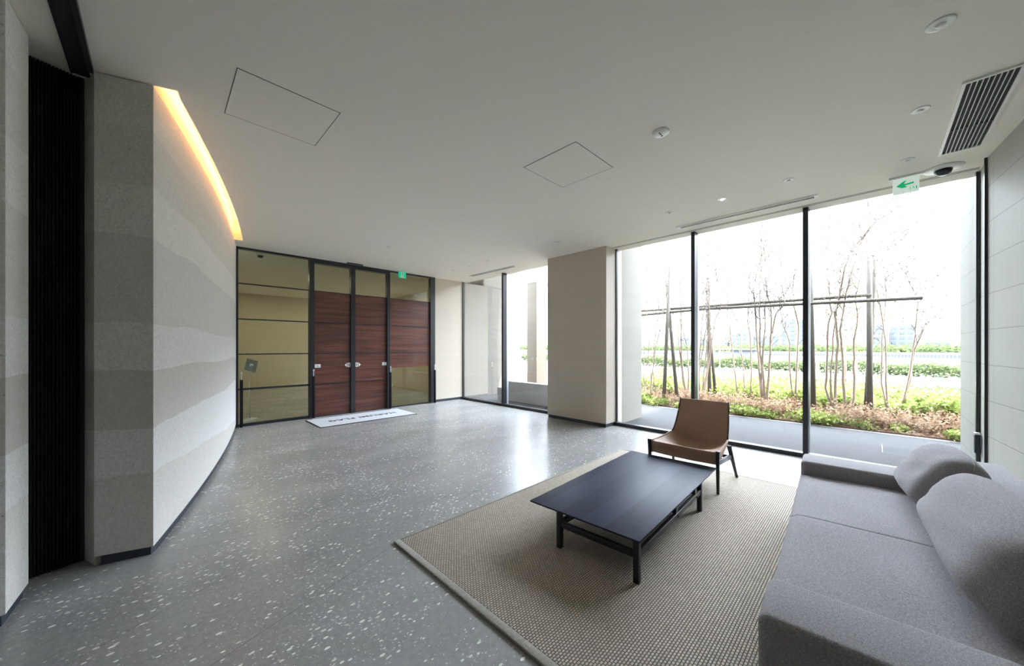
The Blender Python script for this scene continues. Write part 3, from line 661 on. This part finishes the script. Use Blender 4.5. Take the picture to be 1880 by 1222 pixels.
def pillow(name, W, H, T, lab, loc, rz, lean, bulge=1.0, seed=0, tw=0.0):
    r = empty(name, loc, rz); tag(r, lab, 'cushion', 'loose back cushions on the sofa')
    n = 28; m = MB(); rd = random.Random(seed); ph = [rd.random()*6 for _ in range(6)]
    def pt(u, v, s):
        a, b = 2*u-1, 2*v-1
        pr = max(0, (1-abs(a)**7))**.5*max(0, (1-abs(b)**(2.6 if b > 0 else 7)))**.55
        rc = 1-(.12 if b > 0 else .03)*(a*b)**4-(.05 if b > 0 else .0)*(a*b)**2; wx = rc-.03*(1-b*b)*abs(a)**2; wz = rc+.04*(1-a*a)*abs(b)
        wr = .004*math.sin(5*a+ph[0]+3*b)*math.sin(4*b+ph[1])+.002*math.sin(11*a*b+ph[2]+4*b)
        th = (T/2)*pr*(1+.10*(-b))+wr*pr
        return Vector((a*W/2*wx, s*th, H/2+b*H/2*wz))
    idx = {}; vs = []; fs = []
    for s in (1, -1):
        for j in range(n+1):
            for i in range(n+1):
                edge_ = i in (0, n) or j in (0, n)
                if s == -1 and edge_: idx[(s, i, j)] = idx[(1, i, j)]; continue
                uu = .5-.5*math.cos(PI*i/n); vv = .5-.5*math.cos(PI*j/n)
                idx[(s, i, j)] = len(vs); vs.append(pt(uu, vv, s))
        for j in range(n):
            for i in range(n):
                q = (idx[(s, i, j)], idx[(s, i+1, j)], idx[(s, i+1, j+1)], idx[(s, i, j+1)]); fs.append(q if s == -1 else q[::-1])
    R = Matrix.Rotation(lean, 3, 'X'); R2 = Matrix.Rotation(tw, 3, 'Y')
    m.add([R @ (R2 @ v) for v in vs], fs, True)
    o = m.build('cover', 'sofa', r)
    ring = [idx[(1, i, 0)] for i in range(n)]+[idx[(1, n, j)] for j in range(n)]+[idx[(1, i, n)] for i in range(n, 0, -1)]+[idx[(1, 0, j)] for j in range(n, -1, -1)]
    MB().tube([R @ (R2 @ vs[i]) for i in ring], .004, 5).build('seam_piping', 'sofa', r)
    return r
sa = math.radians(3.4)
def sloc(x, y, z): return (1.468+x*math.cos(sa)-y*math.sin(sa), .284+x*math.sin(sa)+y*math.cos(sa), z)
pillow('back_cushion', 1.14, .35, .27, 'near grey back cushion, cut by the picture edge, leaning on the sofa back', sloc(1.085, -.635, ZS+.048), sa, .46, seed=3)
pillow('back_cushion', .62, .37, .27, 'far grey back cushion leaning by the window end of the sofa', sloc(1.955, -.615, ZS+.048), sa+.05, .46, seed=5)
# ================================================================ OUTSIDE
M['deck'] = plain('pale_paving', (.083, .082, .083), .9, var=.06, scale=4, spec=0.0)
M['deck2'] = plain('white_kerb', (.17, .165, .155), .8, var=.06)
M['soil'] = plain('bark_mulch', (.10, .055, .035), .95, var=.5, scale=50)
M['path'] = plain('pale_path', (.30, .29, .27), .9, var=.08, scale=5)
M['conc'] = plain('grey_render', (.60, .60, .58), .8, var=.06, scale=3)
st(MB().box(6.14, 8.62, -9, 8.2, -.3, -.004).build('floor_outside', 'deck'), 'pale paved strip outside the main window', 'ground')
st(MB().box(8.62, 8.74, -9, 14, -.3, .0).build('trim_8', 'deck2'), 'white kerb along the planting bed', 'kerb')
bedm = MB(); nb = 30
st(MB().box(8.74, 14.5, -9, 30, -.3, .02).build('trim_9', 'soil'), 'mulched soil of the planting bed', 'ground')
st(MB().box(14.5, 34, -60, 60, -.3, -.02).build('trim_10', 'path'), 'wide pale promenade beyond the planting bed', 'ground')
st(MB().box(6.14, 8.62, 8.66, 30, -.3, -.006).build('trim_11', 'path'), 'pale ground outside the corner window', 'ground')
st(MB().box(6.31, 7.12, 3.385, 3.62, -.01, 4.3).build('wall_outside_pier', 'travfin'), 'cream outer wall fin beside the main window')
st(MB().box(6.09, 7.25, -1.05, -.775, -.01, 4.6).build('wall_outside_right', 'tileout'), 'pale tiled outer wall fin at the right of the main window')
st(MB().box(6.3, 9.75, -8, -2.0, -.01, 4.55).build('wall_shade_block', 'tileout'), 'unseen building block added behind the tiled outer wall to shade the paving')  # unseen block, sized so its shadow covers the paving
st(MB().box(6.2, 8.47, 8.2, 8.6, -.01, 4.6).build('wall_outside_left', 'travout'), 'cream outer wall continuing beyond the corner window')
st(MB().box(6.24, 8.60, -3.0, 9.0, 4.62, 4.95).build('trim_12', 'ceil'), 'canopy slab over the terrace outside the windows', 'canopy')
lwm = MB().box(6.75, 6.9, 7.0, 7.42, -.004, .335).box(6.75, 6.9, 3.6, 7.0, -.004, .53)
tag(lwm.build('garden_wall', 'conc'), 'low grey stepped garden wall outside the corner window', 'wall')
cl = empty('stone_column', (9.3, 8.2, -.004)); tag(cl, 'square striated stone column standing outside the corner window', 'column')
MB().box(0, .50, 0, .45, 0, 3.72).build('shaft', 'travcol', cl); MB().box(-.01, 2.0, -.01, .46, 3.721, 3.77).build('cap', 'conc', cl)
# paving hatch
r = empty('floor_hatch', (7.12, -.55, -.004)); tag(r, 'flush rectangular hatch in the paving outside the window', 'hatch')
MB().box(0, .58, 0, .46, 0, .003).build('lid', 'deck', r); MB().box(-.008, 0, -.008, .468, 0, .002).box(.58, .588, -.008, .468, 0, .002).box(0, .58, -.008, 0, 0, .002).box(0, .58, .46, .468, 0, .002).build('rim', 'plinth', r)
# leaves
def leafmat(name, ca, cb, cc):
    t = NT(name); wn = t.n('ShaderNodeObjectInfo'); p = t.pos(); n = t.noise(p, 9, 3)
    c = t.ramp(n, [(.3, ca), (.5, cb), (.7, cc)])
    df = t.n('ShaderNodeBsdfDiffuse'); t.l(c, df.inputs[0]); tl = t.n('ShaderNodeBsdfTranslucent'); t.l(c, tl.inputs[0])
    mx = t.n('ShaderNodeMixShader'); mx.inputs[0].default_value = .4; t.l(df.outputs[0], mx.inputs[1]); t.l(tl.outputs[0], mx.inputs[2]); t.l(mx.outputs[0], t.out.inputs[0]); return t.m
M['leaf'] = leafmat('green_leaf', (.10, .15, .04), (.26, .32, .09), (.48, .50, .22))
M['leafy'] = leafmat('yellow_green_leaf', (.16, .19, .05), (.25, .28, .08), (.32, .34, .12))
M['dry'] = leafmat('dry_leaf', (.17, .10, .055), (.34, .23, .15), (.50, .41, .30))
M['hedge'] = leafmat('hedge_leaf', (.04, .055, .022), (.08, .10, .045), (.13, .14, .07))
M['twig'] = plain('dry_twig', (.34, .22, .15), .9, var=.3)
M['bark'] = plain('pale_bark', (.30, .235, .185), .85, var=.35, scale=30)
M['twigdark'] = plain('grey_twig', (.17, .145, .125), .9, var=.3)
M['pole'] = plain('weathered_pole', (.10, .09, .075), .85, var=.3, scale=25)
def leaves(P, size, var=.5, flat=.6):
    n = len(P); P = np.asarray(P, float); a = rng.normal(size=(n, 3)); a[:, 2] *= flat; a /= np.linalg.norm(a, axis=1)[:, None]
    b = rng.normal(size=(n, 3)); b -= (b*a).sum(1)[:, None]*a; b /= np.linalg.norm(b, axis=1)[:, None]
    s = size*(1+var*(rng.random(n)-.5))[:, None]
    V = np.stack([P, P+a*s*.5+b*s*.28, P+a*s, P+a*s*.5-b*s*.28], 1).reshape(-1, 3)
    F = np.arange(4*n).reshape(n, 4); return V.tolist(), F.tolist()
def fastmesh(name, V, F, m, parent=None):
    me = bpy.data.meshes.new(name); me.from_pydata(V, [], F); me.materials.append(M[m]); o = bpy.data.objects.new(name, me); C.objects.link(o)
    if parent is not None: o.parent = parent
    return o
def shrub_proto(name, mat, R, H, nst, nl, ls, twm='twig'):
    r = empty(name); m = MB(); P = []
    for i in range(nst):
        a = rng.random()*2*PI; q = rng.random()**.5*R; h = H*(.6+.5*rng.random())
        b = Vector((.3*q*math.cos(a), .3*q*math.sin(a), 0)); e = Vector((q*math.cos(a), q*math.sin(a), h)); mid = (b+e)/2+Vector((0, 0, .08*h))
        m.tube([b, mid, e], [.004, .003, .0015], 3)
        for k in range(nl):
            t = .25+.75*rng.random(); p = b.lerp(e, t); P.append((p.x+rng.normal()*R*.16, p.y+rng.normal()*R*.16, max(.015, p.z+rng.normal()*.04)))
    m.build('stems', twm, r); V, F = leaves(P, ls); fastmesh('foliage', V, F, mat, r); return r
gp = [shrub_proto('leafy_shrub', 'leaf', .33, .48, 22, 34, .075) for _ in range(3)]
dp = [shrub_proto('dry_shrub', 'dry', .30, .30, 34, 12, .05) for _ in range(3)]
lp = [shrub_proto('ground_cover_plant', 'leaf', .22, .14, 22, 20, .05) for _ in range(2)]
used = set()
def plant(protos, x, y, s, lab, cat, grp, z=.018):
    k = random.randrange(len(protos)); pr = protos[k]; key = (pr.name,)
    if id(pr) not in used: o = pr; used.add(id(pr))
    else: o = copy_tree(pr)
    o.location = (x, y, z); o.rotation_euler = (0, 0, random.random()*6.28); o.scale = (s, s, s*(.85+.3*random.random()))
    dd = x*FW[0]+y*FW[1]; ix = CX+FPX*(x*RT[0]+y*RT[1])/dd
    pane = 'in the corner window' if ix < 1100 else 'beside the outer wall fin' if ix < 1225 else 'by the first mullion' if ix < 1290 else 'above the chair' if ix < 1378 else 'left of the second mullion' if ix < 1480 else 'right of the second mullion' if ix < 1590 else 'just right of the twin poles' if ix < 1680 else 'at the right end of the bed'
    tag(o, lab+' '+pane, cat, grp)
for i in range(64):
    y = -1.45+8.7*(i % 23)/23+random.uniform(-.15, .15); row = i//23; x = 10.0+row*.75+random.uniform(-.2, .2)
    plant(gp, x, y, .9+.45*random.random(), ['front-row', 'middle-row', 'back-row'][min(2, row)]+' leafy bright green shrub', 'shrub', 'green shrubs in the planting bed')
for i in range(60):
    y = -1.5+8.2*(i % 30)/30+random.uniform(-.12, .12); x = 9.15+(i//30)*.5+random.uniform(-.13, .15)
    plant(dp, x, y, .8+.5*random.random(), ['dry reddish brown twiggy shrub by the kerb', 'dry twiggy shrub in front of the green shrubs'][i//30], 'shrub', 'dry shrubs along the kerb')
for i in range(20):
    y = -.9+6.5*i/20+random.uniform(-.1, .1)
    if -.7 < y < -.3: continue
    plant(lp, 8.86+random.uniform(-.04, .1), y, .7+.6*random.random(), 'low green ground cover plant on the kerb', 'plant', 'ground cover along the kerb')
for o in gp+dp+lp:
    if id(o) not in used: o.location = (12.2, random.uniform(0, 4), .018); tag(o, 'leafy shrub at the rear of the planting bed', 'shrub', 'shrubs at the rear of the bed')
# mulch chips on soil
P = np.stack([8.76+rng.random(9000)**1.5*2.6, -2+rng.random(9000)*9, .022+rng.random(9000)*.03], 1); V, F = leaves(P, .05, 1.0, .25)
o = fastmesh('leaf_litter', V, F, 'dry'); tag(o, 'dry brown leaf litter and bark covering the bed', 'leaf litter', kind='stuff')
# far hedge
def hedge(x0, x1, y0, y1, h, n, size, lab):
    P = np.stack([x0+rng.random(n)*(x1-x0), y0+rng.random(n)*(y1-y0), rng.random(n)**.7*h], 1)
    P[:, 2] *= .8+.25*np.sin(P[:, 1]*1.7)*np.sin(P[:, 1]*.61+1); P[:, 2] = np.maximum(P[:, 2], .0)
    V, F = leaves(P, size); o = fastmesh('hedge', V, F, 'hedge'); tag(o, lab, 'hedge', kind='stuff')
hedge(26.6, 28.0, -14, 26, .78, 26000, .16, 'low clipped hedge across the promenade before the water')
hedge(15.2, 17.5, -4, 3, .28, 5000, .09, 'sparse low planting on the promenade behind the bed')
# white stones scattered
m = MB()
# ---- trees
def stem(m, pts, r0, X, jit, tw, seedv):
    rd = random.Random(seedv); w = []; n = len(pts); xo = rd.uniform(-.12, .12)
    for i, (x, y) in enumerate(pts): w.append(at(x, y, X+jit*rd.uniform(-1, 1)*(i/n)+xo*(i/n)))
    full = []
    for i in range(n-1):
        for k in range(3): full.append(w[i].lerp(w[i+1], k/3)+Vector((rd.uniform(-1, 1), rd.uniform(-1, 1), 0))*(.008 if i else .0))
    full.append(w[-1]); N_ = len(full)
    rad = [r0*(1-.84*(i/(N_-1))**.85) for i in range(N_)]
    m.tube(full, rad, 6)
    for i in range(3, N_-1):
        if full[i].z < 1.3 or rd.random() < .12: continue
        for _ in range(3 if full[i].z > 2.0 else 1):
            a = rd.uniform(0, 2*PI); L = rd.uniform(.18, .55); p = full[i].copy(); d_ = Vector((math.cos(a)*.5, math.sin(a)*.6, rd.uniform(.5, 1.1))).normalized(); q = [p.copy()]
            for k in range(4): p = p+d_*L/4; d_ = (d_+Vector((rd.uniform(-.25, .25), rd.uniform(-.25, .25), rd.uniform(-.05, .25)))).normalized(); q.append(p.copy())
            tw.tube(q, [.0050, .0044, .0038, .0031, .0023], 4)
            for k in range(rd.randint(1, 3)):
                b = q[rd.randint(1, 4)]; e = b+Vector((rd.uniform(-.12, .12), rd.uniform(-.14, .14), rd.uniform(.03, .16))); tw.tube([b, (b+e)/2+Vector((0, 0, .01)), e], [.0032, .0026, .0018], 3)
                if rd.random() < .6:
                    c = e; tw.tube([c, c+Vector((.002, .002, .018))], .010, 5)
def tree(stems, X, lab, r0=.022, seedv=1):
    base = at(stems[0][0][0], stems[0][0][1], X); r = empty('bare_tree', (base.x, base.y, .02)); tag(r, lab, 'tree', 'bare multi-stemmed trees in the bed')
    tw = MB(); 
    for i, s in enumerate(stems):
        b = at(*s[0], X)
        m = MB(); s = list(s)
        stem(m, s, r0*(.75+.5*random.random()), X, .22, tw, seedv*31+i)
        # carry the stem down into the soil
        bt = at(*s[0], X); m.tube([Vector((bt.x, bt.y, -.03)), bt], [r0*1.25, r0*1.05], 6)
        for v in range(len(m.v)): m.v[v] = (m.v[v][0]-base.x, m.v[v][1]-base.y, m.v[v][2]-.02)
        m.build('trunk', 'bark', r)
    tw.v = [(v[0]-base.x, v[1]-base.y, v[2]-.02) for v in tw.v]; tw.build('twigs', 'twigdark', r)
    return r
tree([[(1193,742),(1196,700),(1190,660),(1192,620),(1188,575),(1186,520),(1189,480)], [(1196,742),(1200,700),(1199,650),(1205,600),(1210,570),(1208,520),(1207,490)], [(1194,742),(1197,690),(1203,640),(1213,600),(1219,560),(1228,510)], [(1185,738),(1182,690),(1183,640),(1181,600),(1184,540)]], 9.1, 'bare tree next to the cream outer wall fin', seedv=1)
tree([[(1263,736),(1254,700),(1248,650),(1245,600),(1235,570),(1225,530)], [(1264,736),(1256,700),(1251,650),(1250,560),(1248,500),(1245,450),(1246,415)], [(1262,736),(1265,690),(1262,640),(1252,600),(1256,540)]], 9.5, 'slender bare tree left of the first black mullion', seedv=2)
tree([[(1286,740),(1283,690),(1290,640),(1297,600),(1296,560),(1299,490),(1302,430)], [(1288,740),(1296,690),(1302,640),(1303,590),(1303,520),(1306,450)], [(1290,740),(1300,680),(1307,630),(1312,590),(1325,560),(1313,500),(1320,440)], [(1284,740),(1279,690),(1286,640),(1292,560),(1288,500)], [(1289,740),(1292,690),(1298,630),(1304,580),(1296,520)]], 9.3, 'dense bare tree just right of the first black mullion', seedv=3)
tree([[(1356,742),(1350,690),(1345,650),(1340,600),(1336,585),(1337,540),(1333,500),(1325,450)], [(1368,742),(1366,690),(1362,650),(1358,600),(1345,570),(1332,540)], [(1378,744),(1379,700),(1379,660),(1377,610),(1373,590),(1375,550),(1377,520),(1370,495),(1360,470)]], 9.7, 'bare tree directly above the lounge chair', seedv=4)
tree([[(1399,757),(1396,700),(1392,650),(1388,600),(1386,560),(1383,530),(1393,490),(1399,470),(1396,430),(1398,390)], [(1403,760),(1402,700),(1396,650),(1395,600),(1394,560),(1397,500),(1404,440)], [(1405,760),(1410,700),(1414,650),(1417,590),(1415,565),(1409,540),(1405,500),(1402,440)], [(1401,758),(1398,700),(1401,640),(1404,600),(1405,560),(1412,500)], [(1407,760),(1411,690),(1417,610),(1425,575),(1436,563),(1442,540)]], 9.4, 'tall five-stemmed bare tree in the middle pane', r0=.026, seedv=5)
tree([[(1456,742),(1450,680),(1450,630),(1437,590),(1432,560),(1445,530),(1437,490),(1425,470),(1408,445)], [(1460,742),(1464,650),(1467,600),(1460,570),(1455,530),(1462,480)]], 9.8, 'bare tree just left of the second black mullion', seedv=6)
tree([[(1531,766),(1516,712),(1518,653),(1521,594),(1526,575),(1521,525),(1516,476),(1523,417),(1521,370)], [(1534,766),(1533,697),(1538,633),(1533,575),(1538,560),(1550,491),(1568,452),(1609,405),(1651,381),(1675,345)], [(1553,764),(1548,697),(1545,633),(1543,605),(1550,555),(1563,501),(1577,452),(1597,417),(1592,360)], [(1555,770),(1568,732),(1568,673),(1568,624),(1575,584),(1570,545),(1582,500)], [(1529,766),(1524,700),(1530,620),(1540,540),(1546,480)]], 9.45, 'largest bare tree in the right pane with long leaning branches', r0=.027, seedv=7)
tree([[(1631,766),(1619,702),(1619,624),(1624,575),(1626,535),(1621,470)], [(1630,766),(1627,697),(1626,640),(1621,590),(1602,500),(1602,471),(1646,452),(1672,420)]], 9.65, 'bare tree right of the tall twin poles', seedv=8)
tree([[(1655,745),(1668,702),(1676,643),(1681,604),(1685,555),(1678,535),(1656,486)], [(1657,744),(1670,700),(1679,640),(1692,610),(1710,570)]], 9.8, 'single leaning bare tree at the right end of the bed', seedv=9)
tree([[(1000,742),(998,700),(994,650),(996,600),(990,560)], [(1001,742),(1003,690),(999,640),(1002,580)]], 12.5, 'thin bare tree beside the outer stone column', seedv=11)
for px_, lab in ((1503, 'small tree with yellow-green leaves behind the right pane'),(1322, 'small tree with yellow-green leaves seen through the middle pane')):
    X = 13.2 if px_ == 1503 else 22; b = at(px_+ (50 if px_ == 1503 else 0), 640, X); r = empty('leafy_tree', (b.x, b.y, .0)); tag(r, lab, 'tree', 'yellow-green trees behind the bed')
    Ht = 3.4 if px_ == 1503 else 2.6
    MB().tube([(0, 0, -.03), (.03, .02, Ht*.5), (0, .05, Ht)], [.03, .02, .006], 6).build('trunk', 'bark', r)
    n = 420 if px_ == 1503 else 500; P = np.stack([rng.normal(size=n)*.35, rng.normal(size=n)*.42, Ht*(.72)+rng.normal(size=n)*.62], 1); V, F = leaves(P, .09 if X < 20 else .11); fastmesh('foliage', V, F, 'leafy', r)
# tree support frame
r = empty('tree_support_frame', (9.4, 1.5, 0)); tag(r, 'weathered pole frame bracing the bare trees outside the windows', 'frame')
def wp(x, y, X): p = at(x, y, X); return (p.x-9.4, p.y-1.5, p.z)
def pole(p, q, r0=.030, nm='pole'): MB().tube([p, q], [r0, r0*.85], 10).build(nm, 'pole', r)
def post(xb, xt, yt, X, r0=.032):
    b = at(xb, 760, X); t = at(xt, yt, X+.12); pole((b.x-9.4, b.y-1.5, -.1), (t.x-9.4, t.y-1.5, t.z), r0)
post(1218, 1230, 486, 9.0, .046); post(1245, 1221, 490, 9.3, .046); post(1303, 1300, 510, 9.5, .045); post(1316, 1296, 520, 9.8, .04)
post(1493, 1486, 455, 9.3, .055); post(1589, 1607, 476, 9.5, .046); post(1597, 1596, 471, 9.35, .048)
for (a, b, X) in (((1170, 571), (1600, 541), 9.42), ((1165, 579), (1335, 563), 9.30), ((1285, 567), (1694, 546.5), 9.30)):
    pole(wp(*a, X), wp(*b, X), .036, 'rail')
# timber trestle on the promenade
M['timber'] = plain('orange_timber', (.55, .33, .17), .7)
b = at(1560, 690, 22); r = empty('timber_trestle', (b.x, b.y, -.02)); tag(r, 'light timber trestle standing on the promenade behind the trees', 'trestle')
MB().box(-.08, .08, -1.3, 1.3, .92, 1.04).build('beam', 'timber', r)
for y in (-1.1, -.2, 1.1):
    for s in (-1, 1): MB().bar((s*.45, y, 0), (0, y, .95), .09).build('leg', 'timber', r)
# railing, water, far shore
M['water'] = plain('river_water', (.030, .045, .055), .6, var=.15, scale=.2, spec=.1); M['quay'] = plain('quay_wall', (.06, .062, .06), .9, scale=.3)
M['rail'] = plain('grey_railing', (.35, .36, .38), .5, .4)
rl = empty('railing', (33.4, 0, -.02)); tag(rl, 'thin waterside railing behind the hedge', 'railing')
MB().bar((0, -24, 1.05), (0, 40, 1.05), .05).build('handrail', 'rail', rl); m = MB()
for i in range(427): m.bar((0, -24+i*.15, 0), (0, -24+i*.15, 1.03), .014)
m.build('balusters', 'rail', rl)
st(MB().box(34, 250, -400, 500, -3.4, -3.2).build('trim_13', 'water'), 'pale blue river beyond the promenade', 'water')
st(MB().box(235, 900, -500, 900, -3.2, -1.0).build('trim_14', 'quay'), 'long low quay on the far shore', 'shore')
n = 26000; P = np.stack([250+rng.random(n)*25, -200+rng.random(n)*600, -1+rng.random(n)*3.6*(.6+.4*np.sin(np.linspace(0, 60, n)))], 1); V, F = leaves(P, 2.0); tag(fastmesh('distant_trees', V, F, 'hedge'), 'line of pale green trees along the far shore', 'trees', kind='stuff')
M['bld'] = plain('hazed_facade', (.075, .081, .089), .8, var=.03); M['bldw'] = plain('hazed_window', (.055, .062, .073), .5)  # distance haze is put into the wall and window colours
for i, (x0, x1, yt, dist, lab) in enumerate(((1597, 1623, 598, 420, 'pale blue block left of the rounded pale building'), (1634, 1680, 598, 430, 'wide pale high-rise across the water at right'), (1432, 1478, 588, 400, 'pale tower block seen left of the second black mullion'), (1340, 1372, 611, 430, 'low pale building far across the water in the middle pane'), (1240, 1268, 620, 440, 'low pale building across the water left of the first mullion'), (1378, 1430, 617, 480, 'long white low building across the water'), (1282, 1336, 619, 440, 'white low building across the water beside the dense bare tree'), (1700, 1745, 628, 460, 'lowest pale building near the right end of the far shore'))):
    a = at(x0, yt, dist); b = at(x1, yt, dist); y0, y1 = sorted((a.y, b.y)); h = a.z+1.0
    r = empty('distant_building', (dist, (y0+y1)/2, -1.0)); tag(r, lab, 'building', 'buildings on the far shore'); hw = (y1-y0)/2
    MB().box(0, 25, -hw, hw, 0, h).build('walls', 'bld', r); m = MB()
    nf = max(2, int(h/3.6)); nc = max(3, int(2*hw/5))
    for j in range(nf):
        for k in range(nc): yy = -hw+(k+.5)*2*hw/nc; zz = (j+.5)*h/nf; m.box(-.2, -.02, yy-1.2, yy+1.2, zz-.9, zz+.9)
    m.build('windows', 'bldw', r)
b = at(1335, 668, 30); r = empty('kiosk', (30.5, b.y, -.02)); tag(r, 'small pale concrete hut by the water in the middle pane', 'hut')
MB().box(0, 2, -1.6, 1.6, 0, 1.25).build('walls', 'bld', r); MB().box(-.2, 2.2, -1.8, 1.8, 1.251, 1.36).build('roof', 'quay', r); MB().box(-.04, -.005, -.7, .1, 0, 1.0).build('doorway', 'reflector', r)
